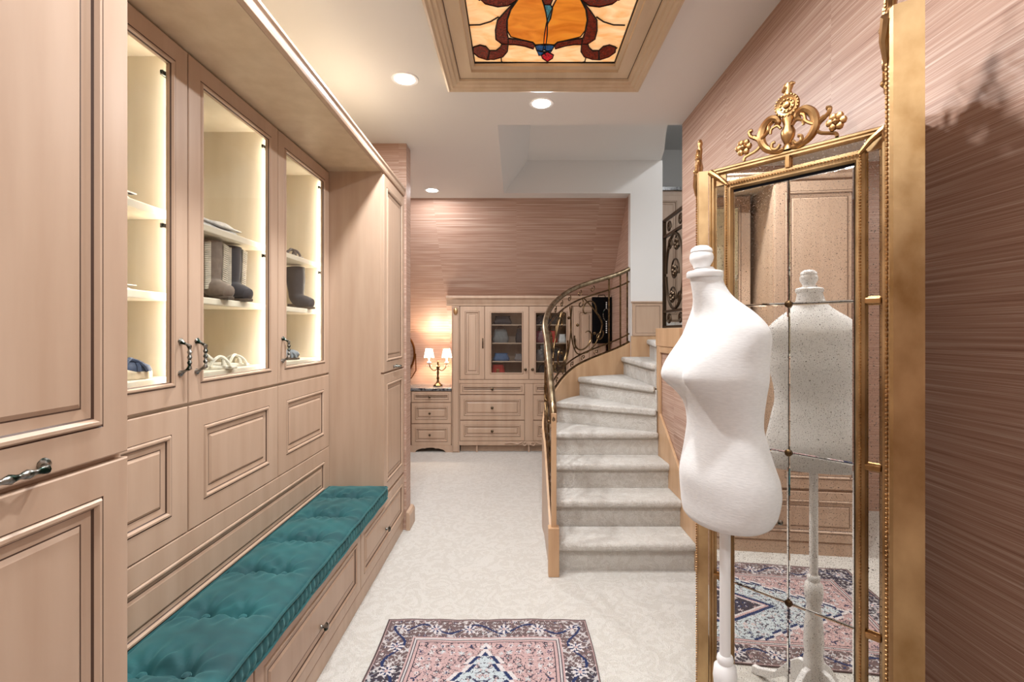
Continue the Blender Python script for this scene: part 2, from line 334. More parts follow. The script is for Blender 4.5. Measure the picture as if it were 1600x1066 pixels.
# glass-front shoe cabinets
GY = [1.123, 1.803, 2.481, 3.158]
glab = ['glass-door cabinet with denim espadrilles on its bottom shelf', 'glass-door cabinet with fringed taupe boots on its middle shelf', 'glass-door cabinet with a dark boot and grey sandals']
SH = [1.34, 1.64, 1.935]
for i in range(3):
    y0, y1 = GY[i], GY[i + 1]; w = y1 - y0; t = thing('shoe_cabinet', glab[i], 'cabinet', (-1.22, y0, 0), R(90), 'glass-front shoe cabinets')
    MB().box(0, .018, .0, .55, .77, 2.53).build('side_panel', 'wood_pale', t); MB().box(w - .018, w, .0, .55, .77, 2.53).build('side_panel', 'wood_pale', t)
    MB().box(.018, w - .018, .44, .46, .77, 2.53).build('back_panel', 'wood_pale', t)
    MB().box(.018, w - .018, .0, .44, 2.50, 2.53).build('top_panel', 'wood_pale', t); MB().box(.018, w - .018, 0, .44, 1.225, 1.243).build('bottom_panel', 'wood_pale', t)
    MB().box(.018, w - .018, 0, .02, .77, 1.222).build('backing', 'wood_pale', t)
    for z in SH: MB().box(.019, w - .019, .03, .438, z - .028, z).build('shelf', 'wood_pale', t, bevel=.004)
    d = glazed('glass_door', t, .003, w - .003, 1.240, 2.52)
    pull(d, w - .045 if i == 0 else .045, 1.41)
    for z in (2.40, 1.87, 1.30):
        B(w - .10, w - .05, .002, .014, z - .009, z + .009).build('hinge', 'pewter', d, bevel=.003)
    raised('flap_door', t, .003, w - .003, .772, 1.228, st=.085)
    MB().box(w - .042, w - .030, .006, .016, 1.30, 2.46).build('light_strip', 'led', t)
    MB().lathe([(.03, 0), (.03, .006), (.012, .012), (.01, .03)], (w / 2 - .12, .43, 2.33), 14, axis='Y').build('rosette', 'gold', t, True)
    for z in [1.45 + .05 * k for k in range(14)]:
        if i == 2: MB().lathe([(.003, 0), (.003, .001)], (w - .2, .4395, z), 8, axis='Y').build('peg_hole_shade', 'glaze', t)  # flat dark discs, the shade inside peg holes put into colour
t = thing('back_panel_board', 'long recessed beige panel running behind the teal bench cushion', 'panel', (-1.22, 1.123, 0), R(90))
raised('panel_face', t, 0, 2.035, .438, .768, st=.075, raise_=.012)
MB().box(0, 2.035, 0, .1, .435, .774).build('backing', 'wood', t)

# bench base with drawers
t = thing('drawer_bench', 'low beige bench base of wide drawers with round knobs under teal cushion', 'bench', (-.87, .505, 0), R(90))
MB().box(0, 3.225, 0, .89, .02, .436).build('body', 'wood', t)
MB().extx([(0, 0), (-.012, 0), (-.012, .078), (-.006, .085), (0, .087)], 0, 3.225).build('plinth', 'wood', t)
for a, b in ((.004, 1.09), (1.098, 2.182), (2.19, 3.22)):
    d = raised('drawer', t, a, b, .092, .428, st=.055, raise_=.02); knob(d, (a + b) / 2, .217, r=.017, m='pewter')
# cushion
t = thing('bench_cushion', 'teal velvet tufted cushion lying along the bench', 'cushion', (0, 0, .436))
nx, ny = 44, 230; X0, X1, Y0, Y1 = -1.197, -.832, 1.092, 3.154
but = [(x, y) for y in (1.13, 1.43, 1.725, 2.03, 2.33, 2.63, 2.93) for x in (-1.088, -.958)]
gx, gy = np.meshgrid(np.linspace(X0, X1, nx), np.linspace(Y0, Y1, ny)); gz = np.full_like(gx, .088)
ex = np.minimum(np.minimum(gx - X0, X1 - gx), np.minimum(gy - Y0, Y1 - gy)); gz -= .016 * np.exp(-ex / .02); gz += .012 * np.clip(ex / .12, 0, 1)
rng = np.random.RandomState(3)
for bx_, by_ in but:
    dx, dy = gx - bx_, gy - by_; r = np.hypot(dx, dy); ang = np.arctan2(dy, dx)
    gz -= .044 * np.exp(-(r / .024) ** 2) + .016 * np.exp(-(r / .065) ** 2)
    gz += .0045 * np.sin(ang * 9 + rng.rand() * 6) * np.exp(-((r - .07) / .05) ** 2)
for by_ in sorted(set(b[1] for b in but)):
    gz -= .022 * np.exp(-((gy - by_) / .016) ** 2) * np.clip(1 - np.abs(gx + 1.023) / .075, 0, 1)
    gz -= .008 * np.exp(-((gy - by_) / .03) ** 2)
gz += .0015 * np.sin(gx * 55 + gy * 23) * np.sin(gy * 61)
mb = MB(); mb.v = [tuple(q) for q in np.stack([gx, gy, gz], -1).reshape(-1, 3)]
for j in range(ny - 1):
    for i in range(nx - 1): a = j * nx + i; mb.f.append([a, a + 1, a + nx + 1, a + nx]); mb.m.append(0)
loop = [i for i in range(nx)] + [j * nx + nx - 1 for j in range(1, ny)] + [(ny - 1) * nx + i for i in range(nx - 2, -1, -1)] + [j * nx for j in range(ny - 2, 0, -1)]
prev = loop
for zz, wv in ((.055, .010), (.03, .012), (0.0, .004)):
    cur = []
    for q, i in enumerate(loop):
        x, y, z = mb.v[i]; d = wv * (1 + .35 * math.sin(q * 1.5))
        ox = d if abs(x - X1) < 1e-6 else (-d * 0 if abs(x - X0) < 1e-6 else 0); cur.append(len(mb.v)); mb.v.append((x + ox, y, zz))
    for q in range(len(loop)): mb.f.append([prev[q], cur[q], cur[(q + 1) % len(loop)], prev[(q + 1) % len(loop)]]); mb.m.append(0)
    prev = cur
mb.build('cushion_body', 'velvet', t, True)
for z in (.072, .006):
    MB().tube([(X0, Y0, z), (X1 + .008, Y0 + .005, z), *[(X1 + .008 + .002 * math.sin(k * .9), Y0 + .01 + (Y1 - Y0 - .02) * k / 60, z) for k in range(61)], (X1, Y1, z), (X0, Y1, z)], .006, 6, closed=True).build('piping', 'velvet', t, True)
for bx_, by_ in but:
    MB().ball((bx_, by_, .066), .014, 10, 5, 0, (1, 1, .6)).build('button', 'velvet', t, True)

# ------------------------------------------------------------------ shoes and cloths in the glass cabinets
def boot(lab, loc, rz, body, h=.25, fr=True, name='boot'):
    t = thing(name, lab, 'boot', loc, rz, 'boots in the glass cabinets')
    k = h / .27
    sp = crom([(-.005, 0, .27 * k), (0, 0, .20 * k), (.004, 0, .12), (.008, 0, .075), (.03, 0, .050), (.065, 0, .040), (.095, 0, .033), (.115, 0, .028)], 4)
    rr = np.interp(np.linspace(0, 1, len(sp)), [0, .15, .35, .45, .6, .8, .93, 1], [.056, .054, .044, .044, .042, .036, .03, .012])
    MB().tube(sp, list(rr), 14).build('shaft', body, t, True)
    MB().ext([(-.035, -.028), (.05, -.03), (.09, -.034), (.12, -.016), (.12, .016), (.09, .034), (.05, .03), (-.035, .028)], 0, .012).build('sole', 'sole', t, bevel=.003)
    MB().ext([(-.038, -.026), (.02, -.026), (.02, .026), (-.038, .026)], 0, .03).build('heel', 'sole', t, bevel=.003)
    if fr:
        for sgn in (-1, 1):
            mb = MB()
            for q in range(22):
                z = .05 + (h - .06) * q / 21; r = .045 + .010 * (z / h); a = R(38 * sgn)
                mb.tube([(r * math.cos(a), r * math.sin(a), z), ((r + .020) * math.cos(a + .3 * sgn), (r + .020) * math.sin(a + .3 * sgn), z - .006)], [.007, .004], 5)
            tag(mb.build('fringe', 'fringe', t), kind='stuff')
    return t
def sandal(lab, loc, rz, strap, sole='rope', wedge=.03, tall_=False, cat='sandal', closed=False):
    t = thing('sandal', lab, cat, loc, rz, 'sandals in the glass cabinets')
    out = [(-.115, -.02), (-.10, -.03), (-.02, -.026), (.05, -.036), (.10, -.03), (.125, 0), (.10, .03), (.05, .036), (-.02, .026), (-.10, .03), (-.115, .02)]
    MB().prism([(x, y, 0) for x, y in out], [(x, y, wedge * (1 if x < 0 else .6)) for x, y in out]).build('sole', sole, t, bevel=.004)
    def arch(x, h, wv, tilt=0):
        pts = [(x + tilt * math.sin(math.pi * k / 10), -.034 * math.cos(math.pi * k / 10), wedge * .6 + h * math.sin(math.pi * k / 10)) for k in range(11)]
        MB().tube(pts, wv, 6).build('strap', strap, t, True)
    def cross(xa, xb, h, wv=.0065):
        MB().tube([(xa + (xb - xa) * k / 10, -.034 * math.cos(math.pi * k / 10), wedge * .6 + h * math.sin(math.pi * k / 10) ** .7) for k in range(11)], wv, 6).build('strap', strap, t, True)
    cross(.095, .02, .038); cross(.02, .095, .042); cross(.07, .07, .03)
    if closed: MB().ball((.06, 0, .03), .045, 12, 6, 0, (1.4, .75, .7)).build('toe_cap', strap, t, True)
    if tall_:
        arch(-.07, .15, .007, -.02); arch(-.06, .11, .006, .05)
        MB().tube(crom([(.03, -.03, .04), (-.02, -.02, .09), (-.07, .0, .14), (-.1, .03, .04)], 6), .007, 6).build('strap', strap, t, True)
    else: arch(-.08, .055, .008, -.03)
    return t
def cloth(name, lab, loc, rz, sx, sy, sz, m, group='folded clothes on the upper shelves'):
    t = thing(name, lab, 'clothes', loc, rz, group); n = 14
    for lay in range(2):
        z0 = sz * lay / 2; mb = MB(); top = []
        for j in range(n + 1):
            for i in range(n + 1):
                a, b = i / n * 2 - 1, j / n * 2 - 1; e = (1 - a ** 6) * (1 - b ** 6)
                top.append((a * sx / 2 * (1 - .06 * lay), b * sy / 2 * (1 - .05 * lay), z0 + sz / 2 * (e ** .4) * (1 + .25 * math.sin(a * 5 + lay * 2) * math.cos(b * 4))))
        mb.add(top, [(j * (n + 1) + i, j * (n + 1) + i + 1, (j + 1) * (n + 1) + i + 1, (j + 1) * (n + 1) + i) for j in range(n) for i in range(n)])
        mb.box(-sx / 2 * .97, sx / 2 * .97, -sy / 2 * .97, sy / 2 * .97, z0, z0 + sz * .1)
        mb.build('fold', m, t, True)
    return t
boot('taupe fringed boot beside a darker brown boot', (-1.33, 2.13, SH[1]), R(-15), 'taupe')
boot('dark brown fringed boot beside the taupe one', (-1.33, 2.28, SH[1]), R(-15), 'dark_leather')
boot('plain dark leather boot behind the door of the cabinet next to the tall end cabinet', (-1.34, 2.99, SH[1]), R(-10), 'dark_leather', fr=False)
sandal('cream strappy sandal with tall ankle strap on shelf below boots', (-1.33, 2.10, SH[0]), R(35), 'cream_leather', 'cream_leather', .02, True)
sandal('cream strappy low sandal lying beside tall-strapped one', (-1.36, 2.27, SH[0]), R(50), 'cream_leather', 'cream_leather', .02)
sandal('closed-toe denim espadrille with thick rope sole', (-1.33, 1.61, SH[0]), R(60), 'denim', 'rope', .045, closed=True)
sandal('open denim espadrille with crossed straps beside the closed-toe espadrille', (-1.50, 1.38, SH[0]), R(60), 'denim', 'rope', .045)
sandal('grey bow sandal on the lowest shelf below the plain dark boot', (-1.36, 2.80, SH[0]), R(40), 'grey_leather', 'sole', .02, closed=True)
sandal('grey sandal behind the grey bow sandal on the lowest shelf', (-1.46, 2.93, SH[0]), R(40), 'grey_leather', 'sole', .02)
sandal('pale grey flat sandal alone on the shelf above the plain dark boot', (-1.36, 2.85, SH[2]), R(40), 'grey_cloth', 'grey_leather', .015)
cloth('folded_garment', 'white folded cloth on top shelf above the fringed boots', (-1.42, 2.09, SH[2]), R(90), .40, .30, .05, 'white_cloth')
cloth('folded_garment', 'white folded cloth on top shelf above the espadrilles', (-1.42, 1.46, SH[2]), R(90), .40, .30, .05, 'white_cloth')
cloth('folded_garment', 'white folded cloth on middle shelf above the espadrilles', (-1.42, 1.46, SH[1]), R(90), .40, .30, .03, 'white_cloth')
cloth('folded_garment', 'navy folded cloth on cabinet floor under the espadrilles', (-1.40, 1.50, 1.243), R(90), .30, .26, .06, 'navy')

# ------------------------------------------------------------------ staircase
RH = .178
YS = [3.10, 3.365, 3.63, 3.89]
ctl = [(.25, y, RH * (k + 1)) for k, y in enumerate(YS)] + [(.357, 4.335, RH * 5), (.61, 4.766, RH * 6), (1.10, 5.06, RH * 7), (1.37, 5.08, RH * 8), (1.63, 5.08, RH * 9)]
NS = 8
OC = crom(ctl, NS)
inner = [(1.13, y) for y in YS[:3]] + [(1.12, 3.89), P0, P0, (1.11, 3.94), (1.37, 3.94), (1.63, 3.94)]
st = thing('staircase', 'cream carpeted winder staircase curving up behind the half wall', 'staircase', (.7, 3.1, 0))
def off(o): o.location = (-.7, -3.1, 0); return o
for k in range(8):
    fi, fo = Vector(inner[k]), Vector(ctl[k][:2]); d = (fo - fi).normalized(); nrm = Vector((d.y, -d.x))
    if nrm.dot(fi - Vector(inner[k + 1]) + fo - Vector(ctl[k + 1][:2])) < 0: nrm = -nrm
    z = RH * (k + 1); ov = nrm * .03
    outp = [Vector(q[:2]) for q in OC[k * NS:(k + 1) * NS + 1]]; bi, bo = Vector(inner[k + 1]), Vector(ctl[k + 1][:2])
    fi2 = Vector((min(fi.x, 1.135), fi.y))
    poly = [fi2 + ov, fo + ov] + outp[1:] + [bo + Vector((0, .0)), bi]
    clean = [poly[0]]
    for q in poly[1:]:
        if (q - clean[-1]).length > .004: clean.append(q)
    if (clean[0] - clean[-1]).length < .004: clean.pop()
    off(MB().ext([tuple(q) for q in clean], z - .052, z).build('tread', 'carpet', st, True, bevel=.02, seg=4))
    rp = [fi2, fo, fo - nrm * .03, fi2 - nrm * .03]
    off(MB().ext([tuple(q) for q in rp], RH * k - .02, z - .03).build('riser', 'carpet', st))
off(MB().ext([(1.63, 3.94), (1.63, 5.08), (1.74, 5.08), (1.74, 3.94)], 1.40, 1.60).build('riser', 'carpet', st))
def nrm_at(i):
    a, b = OC[max(i - 1, 0)], OC[min(i + 1, len(OC) - 1)]; t = Vector((b[0] - a[0], b[1] - a[1])).normalized(); return Vector((-t.y, t.x))
END = 7 * NS + 1
# stringer: a thin curved wall outside the treads
mb = MB(); rows = []
path = [(.25, 3.05, .14, Vector((-1, 0)))] + [(*OC[i][:3], nrm_at(i)) for i in range(0, 6 * NS + 3)]
for x, y, z, n_ in path:
    zt = z + .11
    rows.append([(x, y, 0), (x, y, zt), (x + n_.x * .045, y + n_.y * .045, zt), (x + n_.x * .045, y + n_.y * .045, 0)])
for r_ in rows: mb.v += r_
for i in range(len(rows) - 1):
    for k in range(4): a = 4 * i; mb.f.append([a + k, a + (k + 1) % 4, a + 4 + (k + 1) % 4, a + 4 + k]); mb.m.append(1 if k == 2 else 0)
mb.f += [[0, 1, 2, 3], [len(mb.v) - 4 + k for k in (3, 2, 1, 0)]]; mb.m += [0, 0]
off(mb.build('stringer', ['wood_tan', 'wood'], st, True))
off(B(.195, .262, 3.01, 3.07, 0, .30).build('newel_block', 'wood_tan', st, bevel=.004))
# inner skirting against half wall, wainscot on white wall
off(MB().extx([(3.06, 0), (3.06, .33), (3.86, .86), (3.86, 1.40), (3.935, 1.40), (3.935, 0)], 1.118, 1.138).build('skirting', 'wood_tan', st, bevel=.003))
off(B(1.178, 1.72, 5.055, YW, RH * 7 - .15, 1.46).build('wall_skirting', 'wood_tan', st))
hw = struct('wall_half', MB().box(XR, 1.22, 3.39, 3.935, 0, 1.39), 'wallpaper')
tag(MB().box(1.115, 1.235, 3.385, 3.95, 1.39, 1.53).build('trim_1', 'wood_tan', bevel=.004), kind='structure')
tag(MB().box(1.122, XR, 3.40, 3.86, 1.34, 1.39).build('trim_2', 'wood_tan', bevel=.003), kind='structure')
t = thing('wainscot_panel', 'small beige wooden wall panel on white wall at the top of stairs', 'panel', (1.19, YW, 0))
MB().rings(0, .31, 1.46, 1.80, [(0, -.03, 0), (.004, -.034, 0), (.03, -.034, 1), (.033, -.03, 0), (.04, -.028, 0)], True, 0).build('panel_face', ['wood', 'glaze'], t)
MB().box(-.01, .32, -.045, 0, 1.80, 1.815).build('cap', 'wood', t)

# ------------------------------------------------------------------ stair railing
acc = [0.0]
for i in range(1, len(OC)): acc.append(acc[-1] + math.dist(OC[i][:2], OC[i - 1][:2]))
ox, oy, oz = (np.array([q[k] for q in OC]) for k in range(3)); nxs = np.array([nrm_at(i).x for i in range(len(OC))]); nys = np.array([nrm_at(i).y for i in range(len(OC))])
def rail(s, h):
    x, y, z, a, b = (float(np.interp(s, acc, q)) for q in (ox, oy, oz, nxs, nys))
    if s < 0: y += s; z += s * RH / .265
    return (x + a * .022, y + b * .022, z + h)
SE = acc[6 * NS] + .075
rt = thing('stair_railing', 'curved wrought-iron scroll railing with bronze handrail along the staircase', 'railing', (.23, 3.05, 0))
def ro(o): o.location = (-.23, -3.05, 0); return o
def rpath(pts, r, name='scroll', m='brass_dark', n=7, sq=1): return ro(MB().tube([rail(a, b) for a, b in pts], r, n, sq=sq).build(name, m, rt, True))
S_ = lambda h, a=-.0, b=SE, n=50: [(a + (b - a) * i / n, h) for i in range(n + 1)]
hp = [(-.055, .79), (-.06, .82), (-.05, .85)] + S_(.87, -.03)
rpath(hp, [.010, .016, .020] + [.0225] * 51, 'handrail', 'handrail_metal', 12)
rpath(S_(.74), .008, 'upper_rail'); rpath(S_(.20), .008, 'lower_rail'); rpath(S_(.118), .010, 'bottom_rail')
for s in (SE - .02, SE - .10, SE - .24, .80): rpath([(s, .11), (s, .86)], .009, 'post', n=6)
ro(B(.214, .246, 3.028, 3.060, .28, 1.0).build('newel_post', 'wood_tan', rt, bevel=.003))
def scr(c, hc, k, fl=1):
    g = lambda L_: [(c + fl * k * x, hc + k * z) for x, z in L_]
    rpath(g(spiral(.0, -.10, .03, .15, 90, -200, 26)), [.004 + .004 * min(1, i / 6) for i in range(27)])
    rpath(g(spiral(.02, .12, .02, .11, 250, 20 - 40, 22) + [(.17, .02), (.2, -.06)]), .007)
    rpath(g(crom([(-.18, .22), (-.20, .06), (-.17, -.10), (-.10, -.22), (.02, -.25)], 6)), .007)
    rpath(g(spiral(.16, -.14, .01, .05, 0, 400, 20)), .006)
    rpath(g(spiral(-.06, .20, .008, .045, 90, 470, 18)), .006)
    rpath(g(crom([(.02, -.25), (.12, -.20), (.19, -.06), (.12, .08), (-.02, .24)], 6)), .007)
scr(.22, .47, .95); scr(.58, .47, .95, -1); scr(1.02, .47, 1.05); scr(1.42, .47, 1.12, -1); scr(1.86, .47, 1.12)
for s in np.arange(.08, SE - .3, .17):
    rpath([(s + a, .80 + b) for a, b in spiral(0, 0, .006, .032, 0, 420, 14)], .0045, 'curl'); rpath([(s + .05 + a, .16 + b * .8) for a, b in spiral(0, 0, .006, .03, 180, 600, 14)], .0045, 'curl')
for s, h in ((1.0, .42), (1.13, .60), (1.44, .35), (1.60, .62), (1.75, .5), (1.98, .35), (.3, .5), (.6, .4)):
    x, y, z = rail(s, h); ro(MB().ball((x, y, z), .016, 8, 5).build('leaf_boss', 'brass_dark', rt, True))

# railing on the half wall
gt = thing('guard_railing', 'dark bronze scrollwork railing panel standing on the half wall', 'railing', (1.175, 3.41, 1.53))
def gpth(pts, r, name='scroll', n=7): return MB().tube([(0, a, b) for a, b in pts], r, n).build(name, 'bronze', gt, True)
for y in (.008, .505): B(-.012, .012, y - .012, y + .012, 0, .85).build('post', 'bronze', gt)
for z in (.012, .13, .72, .85): B(-.012, .012, -.004, .517, z - .009, z + .009).build('crossbar', 'bronze', gt)
gpth([(.255 + .2 * math.cos(a), .425 + .28 * math.sin(a)) for a in np.linspace(0, 6.2, 40)], .011, 'oval')
for cy, cz, r_ in ((.25, .43, .10), (.2, .62, .07), (.3, .24, .08), (.12, .07, .045), (.38, .07, .045), (.12, .78, .045), (.38, .78, .045), (.36, .64, .05), (.14, .22, .05)):
    gpth(spiral(cy, cz, .012, r_, 0, 560, 26), .007)
for cy, cz in ((.25, .43), (.2, .62), (.3, .24)):
    for q in range(5):
        a = q * 1.257; MB().ball((0, cy + .03 * math.cos(a), cz + .03 * math.sin(a)), .018, 7, 4).build('petal', 'bronze', gt, True)

# landing cupboard seen past the white wall
t = thing('landing_cupboard', 'beige cupboard on the upper landing behind scrollwork panel', 'cabinet', (1.3, 6.2, 1.602))
MB().box(0, 1.6, .02, .5, 0, 1.68).build('body', 'wood', t); raised('door', t, .02, .79, .05, 1.62, y=0); raised('door', t, .81, 1.58, .05, 1.62, y=0)
MB().box(-.02, 1.62, -.02, .5, 1.68, 1.72).build('worktop', 'granite', t)

# ------------------------------------------------------------------ armoire and desk at the far end
AX, AY = -.805, 6.16
t = thing('armoire', 'wide built-in beige armoire with glass doors and drawers behind the staircase', 'armoire', (AX, AY, 0)); AW = 1.92
sidep = [(0, .0), (.38, .0), (.38, 1.46), (.05, 1.82), (0, 1.84)]
for x in (0, .30, .95, 1.60, AW - .02): MB().extx(sidep, x, x + .02).build('side_panel', 'wood', t)
MB().extx([(.37, .1), (.39, .1), (.39, 1.46), (.05, 1.83), (.03, 1.83), (.37, 1.45)], .02, AW - .02).build('back_panel', 'wood', t)
MB().box(0, AW, .0, .36, .88, .905).build('divider', 'wood', t); MB().box(.10, AW - .10, .06, .1, 0, .09).build('toe_kick', 'wood', t)
MB().box(.02, AW - .02, .0, .02, .09, .88).build('backing', 'wood', t)
MB().extx([(0, 1.825), (-.022, 1.825), (-.028, 1.85), (-.04, 1.87), (-.055, 1.90), (-.075, 1.92), (-.075, 1.95), (0.0, 1.95), (.05, 1.83)], -.065, AW + .05).build('crown', 'wood', t, bevel=.003)
for x in (0, AW - .095): 
    o = MB().rings(x, x + .095, .0, 1.82, [(0, -.022, 0), (.012, -.03, 1), (.015, -.03, 0), (.02, -.028, 0)], True, 0).build('pilaster', WG, t)
    MB().ball((x + .048, -.035, 1.76), .028, 10, 6, 0, (1, .5, 1.6)).build('carved_corbel', 'gold_flat', o, True)
raised('narrow_door', t, .10, .405, .91, 1.82, st=.06); raised('narrow_door', t, 1.515, 1.82, .91, 1.82, st=.06)
for o in [o for o in t.children if o.name.startswith('narrow_door')]:
    x = .385 if o == [q for q in t.children if q.name.startswith('narrow_door')][0] else 1.535
    MB().tube([(x, -.02, 1.30), (x, -.04, 1.33), (x, -.042, 1.36), (x, -.04, 1.39), (x, -.02, 1.42)], [.008, .006, .007, .006, .008], 8).build('handle', 'knob_metal', o, True)
for a, b in ((.41, .955), (.965, 1.51)):
    d = glazed('glass_door', t, a, b, .91, 1.82, st=.085, glass='glass_wavy'); knob(d, b - .04 if a < .9 else a + .04, 1.035, r=.018)
    for z in (1.135, 1.365, 1.595): MB().box(a + .01, b - .01, .012, .10 + .32 * (1.8 - z) / .7, z - .012, z).build('shelf', 'wood', t)
for a, b in ((.10, .905), (1.015, 1.82)):
    for z0, z1 in ((.725, .86), (.405, .712), (.145, .392)):
        d = raised('drawer', t, a, b, z0, z1, st=.05 if z1 - z0 > .2 else .03, raise_=.014 if z1 - z0 > .2 else .006); knob(d, (a + b) / 2, (z0 + z1) / 2, r=.017)
MB().box(.91, 1.01, -.018, 0, .145, .86).build('mullion', 'wood', t); MB().box(.09, AW - .09, -.02, 0, .09, .14).build('apron', 'wood', t)
MB().box(.09, AW - .09, -.024, 0, .862, .905).build('waist_rail', 'wood', t)
for sgn in (-1, 1):
    MB().tube([(.96 + sgn * x, -.028, .115 + z) for x, z in spiral(.05, 0, .008, .035, 0, 400, 14) + [(.14, -.01), (.22, .012), (.30, .0)]], .008, 6).build('carved_scroll', 'wood', t, True)
AI = [('folded_shawl', 'dark folded shawl on the armoire shelf above the lace-patterned bag', .63, 1.595, .24, .10, .10, 'black_cloth'),
      ('patterned_handbag', 'black and white lace-patterned bag on armoire shelf', .60, 1.365, .22, .14, .17, 'lace'),
      ('dark_handbag', 'small black bag beside the lace-patterned bag', .85, 1.365, .12, .12, .18, 'black_cloth'),
      ('folded_scarf', 'blue and black folded scarf on armoire shelf', .61, 1.135, .22, .16, .09, 'blue_cloth'),
      ('folded_shawl', 'grey rounded bundle beside blue scarf', .84, 1.135, .13, .14, .08, 'grey_cloth'),
      ('red_box', 'red patterned clutch on the armoire floor', .57, .906, .20, .18, .18, 'red_cloth'),
      ('folded_shawl', 'black folded cloth on top shelf behind railing', 1.20, 1.595, .34, .10, .11, 'black_cloth'),
      ('maroon_handbag', 'maroon bag on armoire shelf behind railing', 1.10, 1.365, .14, .14, .15, 'maroon'),
      ('red_handbag', 'bright red bag beside the maroon bag', 1.26, 1.365, .13, .14, .15, 'red_cloth'),
      ('folded_scarf', 'pale grey folded scarf beside the red bag', 1.39, 1.365, .10, .14, .10, 'white_cloth'),
      ('grey_handbag', 'grey bag on the armoire shelf below the maroon bag', 1.10, 1.135, .12, .14, .14, 'grey_cloth'),
      ('dark_handbag', 'black bag beside the grey bag', 1.30, 1.135, .2, .14, .15, 'black_cloth'),
      ('dark_handbag', 'black bag on the armoire floor behind the railing', 1.20, .906, .3, .14, .17, 'black_cloth')]
for n_, lab, x, z, sx, sy, sz, m_ in AI:
    q = thing(n_, lab, 'bag' if 'bag' in n_ or 'box' in n_ else 'clothes', (AX + x, AY + .10 if z > 1.5 else AY + .13, z), group='bags and clothes in the armoire')
    mb = MB(); n = 10
    for k in range(9):
        f = k / 8; s_ = (1 - .25 * f ** 3) * (.9 + .1 * math.sin(math.pi * min(1, f * 2))); 
        for j in range(20):
            a = 2 * math.pi * j / 20; ca, sa = math.cos(a), math.sin(a)
            mb.v.append((sx / 2 * s_ * abs(ca) ** .5 * (1 if ca > 0 else -1), min(sy, .15) / 2 * s_ * abs(sa) ** .5 * (1 if sa > 0 else -1), sz * f))
    for k in range(8):
        for j in range(20): mb.f.append([k * 20 + j, k * 20 + (j + 1) % 20, (k + 1) * 20 + (j + 1) % 20, (k + 1) * 20 + j]); mb.m.append(0)
    mb.f += [list(range(20))[::-1], list(range(160, 180))]; mb.m += [0, 0]
    mb.build('body', m_, q, True)
    if 'bag' in n_: MB().tube([(sx * .25 * math.cos(a), 0, sz + .035 * math.sin(a)) for a in np.linspace(0, math.pi, 10)], .005, 6).build('carry_strap', 'sole', q, True)
    elif 'shawl' in n_ or 'scarf' in n_: MB().box(-sx * .4, sx * .4, -.02, .02, sz - .002, sz + .008).build('fold', m_, q, bevel=.004)
    else: MB().box(-.02, .02, -min(sy, .15) / 2 - .006, -min(sy, .15) / 2 + .02, sz * .4, sz * .7).build('clasp', 'gold', q, bevel=.003)
# black garment bag with hanging ornament on armoire's end pilaster
t = thing('hanging_pouch', 'black fabric pouch hanging from the armoire end behind the railing', 'pouch', (1.02, 6.06, 1.36))
MB().rings(-.09, .15, .0, .57, [(0, .0, 0), (.012, -.02, 0), (.04, -.03, 0)], True, .02).build('body', 'black', t, True); MB().tube([(-.02, .006, .56), (-.004, .012, .597), (.03, .045, .597), (.064, .012, .597), (.08, .006, .56)], .005, 6).build('loop', 'black', t, True)
t = thing('beaded_necklace', 'pale oval beaded pendant hanging in front of the black pouch', 'necklace', (1.10, 6.027, 1.47))
MB().tube([(.04 * math.cos(a), 0, .24 + .075 * math.sin(a)) for a in np.linspace(0, 2 * math.pi, 24, endpoint=False)], .005, 6, closed=True).build('ring', 'pewter', t, True)
for k in range(6): MB().ball((0, 0, .155 - k * .026), .009, 8, 5).build('bead', 'white_plain', t, True)
for k in range(4): MB().ball((0, 0, .325 + k * .022), .008, 8, 5).build('bead', 'white_plain', t, True)

t = thing('dressing_desk', 'beige dressing desk with three drawers and grey granite top beside armoire', 'desk', (-1.795, 6.16, 0)); DX = .465
MB().box(DX + .02, .985, .01, .42, .10, .765).build('drawer_carcass', 'wood', t)
MB().box(0, DX + .01, .01, .05, .62, .765).build('kneehole_apron', 'wood', t); MB().box(0, DX, .36, .42, .0, .62).build('kneehole_back', 'wood', t)
MB().box(-.0, .988, -.02, .435, .765, .80).build('stone_top', 'granite', t, bevel=.008)
for z0, z1 in ((.625, .757), (.36, .615), (.085, .35)):
    d = raised('drawer', t, DX + .02, .98, z0, z1, y=-.01, st=.045 if z1 - z0 > .2 else .03, raise_=.012 if z1 - z0 > .2 else .004); knob(d, DX + .25, (z0 + z1) / 2, y=-.012, r=.014)
pl = [(DX, 0), (DX + .07, 0)]
pl += [(DX + .07 + .37 * k / 16, .012 + .045 * abs(math.sin(math.pi * k / 16)) ** .6 * (1 if k not in (5, 11) else .8)) for k in range(17)] + [(DX + .44, 0), (.988, 0), (.988, .085), (DX, .085)]
MB().exty(pl, -.012, .01).build('scalloped_plinth', 'wood', t)
for x in (DX + .03, .95): MB().box(x, x + .03, .02, .40, 0, .1).build('foot', 'wood', t)

